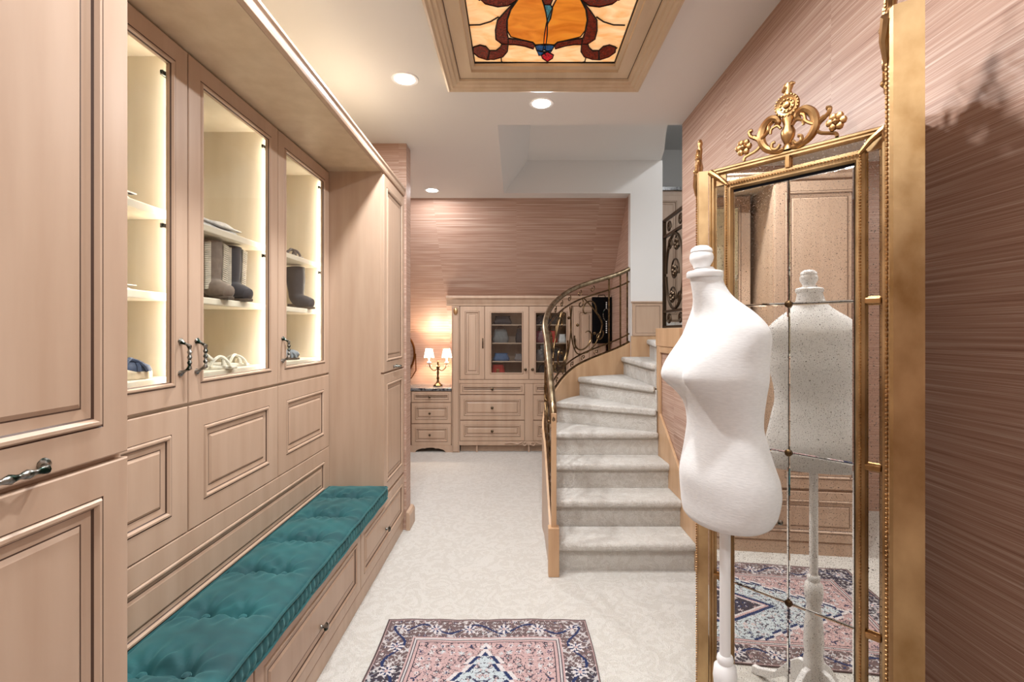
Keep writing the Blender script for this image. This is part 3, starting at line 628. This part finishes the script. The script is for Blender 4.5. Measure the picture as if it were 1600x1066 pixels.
# candelabra lamp
lx, ly = -1.02, 6.40
t = thing('candelabra_lamp', 'brass two-arm candelabra lamp with white shades lit on granite desk', 'lamp', (lx, ly, .80))
MB().lathe([(.06, 0), (.062, .012), (.05, .022), (.035, .03), (.02, .05), (.012, .08), (.02, .10), (.01, .13), (.018, .17), (.011, .20), (.02, .24), (.03, .255), (.012, .27), (.015, .30), (.005, .33)], n=18).build('stem', 'brass_dark', t, True)
for sgn, zz in ((-1, .30), (1, .31)):
    a = MB().tube([(sgn * x, 0, z) for x, z in crom([(0, .23), (.05, .20), (.10, .24), (.115, .29)], 6)], .006, 8).build('arm', 'brass_dark', t, True)
    MB().lathe([(.008, .285), (.028, .30), (.03, .31), (.012, .315), (.011, .37)], (sgn * .115, 0, 0), 14).build('candle_cup', 'white_plain', a, True)
    mb = MB(); n = 32
    for i, (r_, z) in enumerate(((.066, .375), (.058, .42), (.045, .48))):
        for j in range(n): an = 2 * math.pi * j / n; mb.v.append((sgn * .115 + r_ * math.cos(an), r_ * math.sin(an), z - (.010 * abs(math.sin(an * 3)) if i == 0 else 0)))
    for i in range(2):
        for j in range(n): mb.f.append([i * n + j, i * n + (j + 1) % n, (i + 1) * n + (j + 1) % n, (i + 1) * n + j]); mb.m.append(0)
    mb.build('shade', 'lamp_silk', t, True)
    for k in range(4): MB().ball((sgn * (.115 + .03 * math.cos(k * 1.6)), .03 * math.sin(k * 1.6), .265), .006, 6, 4, 0, (1, 1, 2)).build('crystal_drop', 'white_plain', a)
    l = bpy.data.lights.new('candelabra_bulb', 'POINT'); l.energy = 12; l.color = (1, .80, .60); l.shadow_soft_size = .02; o = bpy.data.objects.new('candelabra_bulb', l); C.objects.link(o); o.location = (lx + sgn * .115, ly, .80 + .435)
# oval table mirror
t = thing('table_mirror', 'oval dark-framed table mirror standing on the granite desk', 'mirror', (-1.47, 6.42, .80))
ov = [(.14 * math.cos(a), .42 + .235 * math.sin(a)) for a in np.linspace(0, 2 * math.pi, 40, endpoint=False)]
MB().tube([(x, 0, z) for x, z in ov], .014, 8, closed=True).build('frame', 'gold_dark', t, True); MB().exty(ov, -.004, .004).build('glass', 'mirror_clear', t)
MB().lathe([(.08, 0), (.08, .015), (.02, .04), (.012, .10), (.02, .14), (.012, .19)], n=16).build('stand', 'gold_dark', t, True)
for sgn in (-1, 1): MB().tube([(0, 0, .12), (sgn * .10, 0, .10), (sgn * .16, 0, .2), (sgn * .155, 0, .42)], .008, 8).build('yoke_arm', 'gold_dark', t, True)

# ------------------------------------------------------------------ stained glass ceiling panel
ZG = .05
t = thing('stained_glass_panel', 'stained glass ceiling panel in moulded wooden frame with amber and dark red scrolls', 'ceiling panel', (-.40, 2.875, ZC), rx=R(90)); W_, L_ = 1.11, 1.45
pr = [(0, 0, 0), (0, -.03, 0), (.012, -.034, 0), (.022, -.026, 0), (.034, -.026, 0), (.040, -.018, 0), (.055, -.016, 0), (.062, -.006, 0), (.075, -.004, 0), (.078, .008, 1), (.082, .008, 0), (.150, .006, 0), (.152, .02, 0), (.168, .03, 0), (.170, ZG + .006, 0)]
MB().rings(0, W_, 0, L_, pr, False).build('frame', ['wood_beige', 'glaze'], t)
MB().box(.165, W_ - .165, ZG + .004, ZG + .012, .165, L_ - .165).build('backing', 'g_amber', t)
CXm = 783
def gp(cx, cy):
    u, v_ = 640 + cx / 3.636, cy / 3.636; D = (ZC + ZG - H) * F / (VV - v_); X = (u - VU) / F * D; return (X + .40, 2.875 - D)
cx0 = (gp(783, 100)[0])
def mirx(P): return [(2 * cx0 - x, z) for x, z in P]
def mirz(P): return [(x, L_ - z) for x, z in P]
def inb(P): return [(min(max(x, .168), W_ - .168), min(max(z, .168), L_ / 2)) for x, z in P]
pieces = [('g_orange', [(742, -40), (762, 20), (778, 80), (783, 130), (781, 200), (775, 245), (715, 250), (700, 235), (640, 222), (575, 205), (555, 170), (555, 110), (575, 50), (610, 0), (640, -40)]),
          ('g_red', [(600, 5), (545, 60), (500, 110), (487, 170), (490, 220), (525, 247), (560, 247), (560, 215), (552, 170), (552, 110), (572, 50), (606, 0)]),
          ('g_red', [(560, 215), (640, 225), (700, 238), (712, 255), (705, 275), (650, 258), (600, 250), (560, 250)]),
          ('g_red', [(560, 248), (555, 290), (530, 320), (480, 335), (445, 337), (455, 285), (490, 285), (515, 265), (525, 245)]),
          ('g_red', [(440, 337), (390, 320), (360, 295), (362, 265), (400, 253), (435, 262), (455, 285)]),
          ('g_red', [(390, -15), (430, 18), (500, 35), (560, 28), (606, 0), (630, -40)]),
          ('g_blue', [(712, 256), (740, 250), (772, 252), (773, 275), (750, 286), (722, 282)]),
          ('g_blue', [(722, 284), (750, 290), (764, 292), (750, 312), (735, 312)])]
single = [('g_ruby', [(748, 308), (783, 288), (818, 308), (812, 325), (783, 345), (754, 325)]),
          ('g_teal', [(765, 20), (800, 20), (812, 40), (800, 100), (785, 130), (775, 70)]),
          ('g_red', [(742, -40), (765, 20), (800, 20), (826, -40)])]
lead = [[(320, 142), (400, 140), (460, 122), (505, 95)], [(340, 270), (360, 276)], [(520, 322), (522, 350), (540, 372)], [(400, 0), (360, -20), (300, -30)]]
def pane(mt, P, y=ZG, mz=False):
    Q = inb(P); Q = mirz(Q) if mz else Q
    MB().exty(Q, y - .003, y + .002).build('glass_piece', mt, t)
    MB().tube([(x, y - .003, z) for x, z in Q], .0036, 5, closed=True).build('lead_line', 'lead', t)
for mz in (False, True):
    for mt, P in pieces:
        g = [gp(*q) for q in P]; pane(mt, g, mz=mz); pane(mt, mirx(g), mz=mz)
    for mt, P in single: pane(mt, [gp(*q) for q in P], ZG - .002, mz)
    for P in lead:
        for f in (0, 1):
            g = inb([gp(*q) for q in P]); g = mirx(g) if f else g; g = mirz(g) if mz else g
            MB().tube([(x, ZG - .001, z) for x, z in g], .0036, 5).build('lead_line', 'lead', t)
    g = [gp(783, 345), gp(783, 372)]; g = mirz(g) if mz else g
    MB().tube([(x, ZG - .001, z) for x, z in g], .0036, 5).build('lead_line', 'lead', t)
MB().tube([(.17, ZG, .17), (W_ - .17, ZG, .17), (W_ - .17, ZG, L_ - .17), (.17, ZG, L_ - .17)], .006, 5, closed=True).build('lead_border', 'lead', t)

# ------------------------------------------------------------------ trifold gilt mirror
TM = 2.115
trif = thing('trifold_mirror', 'gilt three-leaf standing mirror with antiqued spotted glass and carved crest', 'mirror', (.733, 1.877, 0))
def leaf(w, th, loc, rz, crest_dx, det=True):
    e = bpy.data.objects.new('mirror_leaf', None); C.objects.link(e); e.parent = trif; e.location = (loc[0] - .733, loc[1] - 1.877, 0); e.rotation_euler = (0, 0, rz); e.empty_display_size = .1
    prf = [(0, 0, 0), (.004, -.006, 0), (.010, -.006, 0), (.013, -.001, 0), (.019, -.001, 0), (.023, .010, 0), (.060, .010, 0), (.062, -.004, 0), (.070, -.008, 0), (.076, -.004, 0), (.084, -.004, 0), (.0915, .008, 0)]
    MB().rings(0, w, 0.0, TM, prf, True, th).build('frame', 'gold_flat', e)
    xs = [.0915, w / 2, w - .0915]; zs = [.09, .582, 1.091, 1.595, TM - .10]
    for i in range(2):
        for j in range(4):
            MB().rings(xs[i] + .0012, xs[i + 1] - .0012, zs[j] + .0012, zs[j + 1] - .0012, [(0, .006, 0), (.004, .005, 0)], True, .008).build('mirror_pane', 'antique_mirror', e)
    MB().box(.09, w - .09, .0072, .009, .09, TM - .09).build('joint_backing', 'black', e)
    for z in zs[1:4]:
        MB().lathe([(.012, 0), (.012, .004), (.008, .007), (.003, .009)], (w / 2, .005, z), 14, axis='Y').build('rosette', 'brass_dark', e, True)
        for x0 in (.023, w - .06):
            MB().box(x0 - .002, x0 + .039, -.008, .011, z - .009, z + .009).build('crossbar', 'gold', e, bevel=.003)
    for x0, x1, z0, z1 in [(q, q + .037, a + .009, b - .009) for q in (.023, w - .06) for a, b in zip([.055] + zs[1:4], zs[1:4] + [TM - .055])] + [(.062, w / 2 - .008, TM - .06, TM - .023), (w / 2 + .008, w - .062, TM - .06, TM - .023)]:
        MB().rings(x0, x1, z0, z1, [(0, .0095, 0), (.005, .007, 0)], True, .012).build('border_mirror', 'antique_mirror', e)
    MB().box(w / 2 - .007, w / 2 + .007, -.008, .011, TM - .062, TM - .02).build('crossbar', 'gold', e, bevel=.003)
    mb = MB(); z = .08
    while z < TM - .075:
        for x in (.073, w - .073): mb.ball((x, -.010, z), .0042, 6, 3)
        z += .0095
    x = .078
    while x < w - .075:
        mb.ball((x, -.010, TM - .073), .0042, 6, 3); x += .0095
    tag(mb.build('beading', 'gold', e), kind='stuff')
    for x, s1 in ((.045, 1), (w - .045, -1)):
        MB().tube([(x - s1 * .035, -.008, TM - .012), (x, -.014, TM - .04), (x + s1 * .03, -.010, TM - .072)], [.012, .009, .006], 8).build('corner_leaf', 'gold', e, True)
    cx = w / 2 + crest_dx
    cr = MB()
    D2 = lambda L_, s1, y=-.005: [(cx + s1 * a, y, TM + b) for a, b in L_]
    for s1 in (-1, 1):
        n1 = crom([(.012, .005), (.035, .004), (.068, .022), (.085, .055), (.078, .095), (.055, .118), (.034, .112), (.030, .098), (.040, .092)], 6)
        cr.tube(D2(n1, s1), [.007 + .008 * math.sin(math.pi * i / (len(n1) - 1)) for i in range(len(n1))], 8)
        n2 = crom([(.020, .022), (.030, .010), (.045, .014), (.046, .030), (.036, .034)], 5); cr.tube(D2(n2, s1, -.014), .006, 7)
        n3 = crom([(.075, .035), (.095, .062), (.108, .072), (.122, .082), (.126, .098), (.116, .10)], 5); cr.tube(D2(n3, s1), [.009] * 12 + [.007] * (len(n3) - 12), 7)
        n4 = crom([(.080, .05), (.098, .028), (.125, .018), (.142, .012), (.146, 0)], 5); cr.tube(D2(n4, s1), .006, 7)
        n5 = crom([(.018, .075), (.03, .088), (.048, .082), (.052, .066)], 5); cr.tube(D2(n5, s1, -.012), .005, 7)
        n6 = crom([(.082, .058), (.06, .075), (.055, .095), (.044, .104)], 5); cr.tube(D2(n6, s1, -.014), .006, 7)
        fx, fz = cx + s1 * .145, TM + .047
        cr.ball((fx, -.014, fz), .012, 8, 5)
        for k in range(6): a = k * R(60); cr.ball((fx + .018 * math.cos(a), -.010, fz + .018 * math.sin(a)), .013, 7, 4, 0, (1, .7, 1))
    cr.build('crest_scrolls', 'gold', e, True)
    MB().lathe([(.02, 0), (.018, .012), (.012, .02), (.022, .045), (.024, .06), (.014, .085), (.02, .105), (.014, .13), (.012, .16), (.016, .185), (.011, .198), (.017, .212), (.013, .224), (.002, .228)], (cx, 0, TM), 14, sy=.7).build('crest_stem', 'gold', e, True)
    mo = MB().lathe([(.038, 0), (.04, .008), (.034, .014), (.026, .012), (.024, .016), (.012, .014), (.01, .02), (.002, .022)], (cx, 0, TM + .148), 24, axis='Y').build('crest_medallion', 'gold', e, True)
    mb = MB()
    for k in range(22): a = k * 2 * math.pi / 22; mb.ball((cx + .036 * math.cos(a), -.013, TM + .148 + .036 * math.sin(a)), .0042, 6, 3)
    for k in range(10): a = k * 2 * math.pi / 10; mb.ball((cx + .019 * math.cos(a), -.016, TM + .148 + .019 * math.sin(a)), .0045, 6, 3)
    tag(mb.build('crest_beads', 'gold', mo, True), kind='stuff')
    MB().tube([(cx - .018, 0, TM + .200), (cx - .006, -.003, TM + .208), (cx + .014, 0, TM + .222), (cx + .022, 0, TM + .219)], [.005, .010, .008, .003], 8).build('bird_finial', 'gold', e, True)
    return e
TH = R(-49); WC = .562
leaf(WC, .03, (.733, 1.877), TH, 0)
hx, hy = .733 + WC * math.cos(TH), 1.877 + WC * math.sin(TH)
leaf(.655, .046, (hx + .001, hy - .004), math.atan2(-.796, -.605) + R(.2), 0)
a2 = R(68.7); wl = .60
leaf(wl, .034, (.733 + wl * math.cos(a2) - .036 * .932, 1.877 + wl * math.sin(a2) + .036 * .363), a2 + math.pi, 0)

# ------------------------------------------------------------------ dress form
DFX, DFY = .618, 1.46
t = thing('dress_form', 'white dress form torso on turned white stand in front of gilt mirror', 'dress form', (DFX, DFY, 0), R(190))   # local +x = front
lv = [  # z, front centre offset, half depth, half width
    (.958, .000, .100, .150), (.963, .000, .106, .158), (.985, -.002, .111, .167), (1.03, -.004, .114, .174), (1.08, -.004, .112, .171), (1.13, -.002, .104, .159),
    (1.18, .002, .096, .148), (1.225, .006, .088, .136), (1.27, .008, .092, .138), (1.32, .012, .102, .148), (1.37, .014, .110, .160), (1.42, .012, .104, .160), (1.46, .006, .098, .167),
    (1.495, .000, .090, .170), (1.52, .004, .080, .162), (1.545, .010, .070, .138), (1.57, .020, .060, .108), (1.59, .034, .053, .076), (1.615, .047, .048, .056), (1.64, .057, .045, .048), (1.665, .064, .044, .045)]
mb = MB(); n = 56; A = np.array(lv); zz = np.concatenate([np.linspace(.958, .985, 5), np.linspace(.995, 1.665, 70)])
cur = [np.interp(zz, A[:, 0], A[:, k]) for k in (1, 2, 3)]
for q in range(3):
    kk = np.array([1, 2, 3, 2, 1]) / 9; c_ = np.convolve(np.pad(cur[q], 2, 'edge'), kk, 'valid'); c_[:5] = cur[q][:5]; cur[q] = c_
for i, z in enumerate(zz):
    for j in range(n):
        a = 2 * math.pi * j / n; ca, sa = math.cos(a), math.sin(a); x = cur[0][i] + cur[1][i] * ca; y = cur[2][i] * sa
        for s1 in (-1, 1):      # bust
            d = math.exp(-((z - 1.372) / (.050 if z < 1.372 else .095)) ** 2) * math.exp(-((y - s1 * .075) / .052) ** 2) * max(0, ca) ** .5; x += .062 * d
        x -= .02 * math.exp(-((z - 1.05) / .07) ** 2) * max(0, -ca) ** 2 * (1)       # seat
        x += .012 * math.exp(-((z - 1.09) / .06) ** 2) * max(0, ca) ** 3
        dz = 0
        if z < 1.0: dz = -.012 * ca * (1.0 - z) / .042
        mb.v.append((x, y, z + dz + (.012 if False else 0)))
for i in range(len(zz) - 1):
    for j in range(n): mb.f.append([i * n + j, i * n + (j + 1) % n, (i + 1) * n + (j + 1) % n, (i + 1) * n + j]); mb.m.append(0)
mb.f += [list(range(n))[::-1], [(len(zz) - 1) * n + j for j in range(n)]]; mb.m += [0, 0]
mb.build('torso', 'linen_white', t, True)
nk = (.066, 0, 0)
MB().lathe([(.049, 1.660), (.051, 1.664), (.051, 1.674), (.047, 1.678), (.030, 1.682), (.024, 1.690)], nk, 26).build('neck_plate', 'lacquer_white', t, True)
MB().lathe([(.022, 1.688), (.024, 1.694), (.032, 1.708), (.034, 1.718), (.032, 1.728), (.029, 1.732), (.031, 1.736), (.029, 1.744), (.018, 1.752), (.002, 1.755)], (.076, 0, 0), 22).build('neck_knob', 'lacquer_white', t, True)
MB().lathe([(.0155, .46), (.0155, .965)], n=18).build('pole', 'lacquer_white', t, True)
MB().lathe([(.017, .545), (.022, .54), (.024, .53), (.021, .52), (.031, .51), (.034, .48), (.031, .45), (.024, .43), (.028, .40), (.034, .34), (.036, .27), (.032, .23), (.036, .215), (.036, .19), (.032, .18), (.034, .06)], n=24).build('turned_column', 'lacquer_white', t, True)
for k in range(4):
    a = R(45 + 90 * k); ca, sa = math.cos(a), math.sin(a)
    out = [(.03, .19), (.06, .185), (.10, .15), (.16, .07), (.24, .035), (.27, .03), (.27, 0), (.245, 0), (.18, .025), (.12, .075), (.07, .075), (.03, .06)]
    P = lambda q, w_: (q[0] * ca - w_ * sa, q[0] * sa + w_ * ca, q[1])
    MB().prism([P(q, -.012) for q in out], [P(q, .012) for q in out]).build('leg', 'lacquer_white', t, bevel=.004)

# ------------------------------------------------------------------ rug
RX0, RX1, RY0, RY1 = -.66, .36, .72, 2.56
RW, RL = RX1 - RX0, RY1 - RY0; cs = .0042; nx, ny = int(RW / cs), int(RL / cs)
px = (np.arange(nx) + .5) * cs; py = (np.arange(ny) + .5) * cs; PX, PY = np.meshgrid(px, py)
ax = np.abs(PX - RW / 2); ay = np.abs(PY - RL / 2); edge_ = np.minimum(RW / 2 - ax, RL / 2 - ay)
pink, navy, brown, cream, pale, blk = (np.array(lin(c)) for c in ((182, 154, 152), (44, 54, 88), (104, 88, 88), (198, 192, 192), (178, 188, 192), (66, 60, 68)))
col = np.zeros((ny, nx, 3))
def hsh(i, j, k=0): return np.modf(np.abs(np.sin(i * 127.1 + j * 311.7 + k * 74.7) * 43758.5453))[0]
def motifs(u, v, pitch, base, cols, k0, density=1.0):
    out = base.copy(); ci, cj = np.floor(u / pitch), np.floor(v / pitch); fu, fv = (u / pitch - ci - .5), (v / pitch - cj - .5)
    fu = fu + (hsh(ci, cj, k0) - .5) * .3; fv = fv + (hsh(ci, cj, k0 + 1) - .5) * .3
    r = np.hypot(fu, fv); an = np.arctan2(fv, fu) + hsh(ci, cj, k0 + 2) * 6; lob = np.floor(hsh(ci, cj, k0 + 3) * 4) + 3
    rr = .36 * (.62 + .38 * np.cos(an * lob)) * (.6 + .5 * hsh(ci, cj, k0 + 4)); on = hsh(ci, cj, k0 + 5) < density
    sel = np.floor(hsh(ci, cj, k0 + 6) * len(cols)).astype(int)
    for q, c in enumerate(cols):
        out[(r < rr) & on & (sel == q)] = c; out[(r < rr * .45) & on & (sel == q)] = cols[(q + 1) % len(cols)]
    return out
# field with the pale stepped medallion
fld = np.broadcast_to(pink, col.shape).copy(); nn = np.sin(ax * 95 + 3 * np.sin(ay * 60)) + np.sin(ay * 88 + 3 * np.sin(ax * 70)); wl_ = np.abs(nn) < .16; fld[wl_] = blk * 1.4; fld = motifs(ax, ay, .045, fld, [cream, navy, blk, pale, cream], 1); fld = motifs(ax + .02, ay + .03, .031, fld, [cream, blk, pink * .8], 20, .55)
md = ay / .68 + ax / .40; md = md + .03 * np.sign(np.sin(ay * 60))
pl_ = np.broadcast_to(pale, col.shape).copy(); pl_[wl_] = blk * 1.4; pl_ = motifs(ax, ay, .040, pl_, [navy, pink, cream, navy, blk], 40); pl_ = motifs(ax + .01, ay + .02, .027, pl_, [cream, navy, pink], 60, .5)
fld[md < 1.05] = cream; fld[md < 1.0] = navy; s_ = md < .955; fld[s_] = pl_[s_]
m2 = ay / .30 + ax / .20; fld[m2 < 1.05] = navy; fld[m2 < .93] = pink; fld[m2 < .86] = cream
s_ = m2 < .8; q_ = motifs(ax, ay, .045, np.broadcast_to(blk, col.shape).copy(), [cream, pink, navy], 80); fld[s_] = q_[s_]
col[:] = fld
def band(a, b, c): col[(edge_ >= a) & (edge_ < b)] = c
bd = np.broadcast_to(brown, col.shape).copy(); dk = np.sin(PY * 5 - 1.2) < -.1; bd[dk] = blk
al = np.where(RW / 2 - ax < RL / 2 - ay, PY, PX); ac = edge_
bd[np.abs(np.sin(al * 75 + 3 * np.sin(ac * 60)) + np.sin(ac * 90 + 3 * np.sin(al * 50))) < .22] = cream * .8; bd = motifs(al, ac + .01, .028, bd, [cream, pale, pink, navy, cream], 100, .95)
vine = np.abs((ac - .085) - .035 * np.sin(al * 24)) < .007; bd[vine] = navy
ros = np.hypot(np.mod(al, .17) - .085, ac - .085); an = np.arctan2(ac - .085, np.mod(al, .17) - .085)
bd[ros < .042 * (.75 + .25 * np.cos(an * 8))] = cream; bd[(ros < .026) & (np.cos(an * 6) > .3)] = navy; bd[ros < .008] = pink
s_ = (edge_ < .16); col[s_] = bd[s_]
band(0, .008, brown * .7); band(.008, .014, pink * .8); band(.150, .158, pink); band(.158, .162, blk); band(.162, .172, cream * .85); band(.172, .176, blk); band(.176, .19, pink); band(.19, .194, blk)
col *= (.86 + .22 * np.random.RandomState(1).rand(ny, nx, 1))
mb = MB()
gxx, gyy = np.meshgrid(np.linspace(0, RW, nx + 1), np.linspace(0, RL, ny + 1))
wob = .004 * np.sin(gyy * 9) ; zt = .008 + .0012 * np.sin(gxx * 40) * np.sin(gyy * 37)
vv = np.stack([RX0 + gxx + wob, RY0 + gyy + .004 * np.sin(gxx * 11), zt], -1).reshape(-1, 3)
me = bpy.data.meshes.new('rug'); idx = np.arange((nx + 1) * (ny + 1)).reshape(ny + 1, nx + 1)
fq = np.stack([idx[:-1, :-1], idx[:-1, 1:], idx[1:, 1:], idx[1:, :-1]], -1).reshape(-1, 4)
ring = np.concatenate([idx[0, :], idx[1:, -1], idx[-1, -2::-1], idx[-2:0:-1, 0]]); nb = len(vv); low = vv[ring].copy(); low[:, 2] = 0.0005
vv = np.concatenate([vv, low]); k = np.arange(len(ring)); sf = np.stack([ring, nb + k, nb + (k + 1) % len(ring), np.roll(ring, -1)], -1)
me.from_pydata(vv.tolist(), [], np.concatenate([fq, sf]).tolist()); me.materials.append(M['rug'])
at2 = me.attributes.new('weave', 'FLOAT_COLOR', 'FACE'); cc = np.ones((len(me.polygons), 4)); cc[:nx * ny, :3] = col.reshape(-1, 3); cc[nx * ny:, :3] = brown
at2.data.foreach_set('color', cc.astype(np.float32).ravel())
rug = bpy.data.objects.new('oriental_rug', me); C.objects.link(rug); tag(rug, 'pink and navy oriental rug with pale medallion on the cream carpet', 'rug')
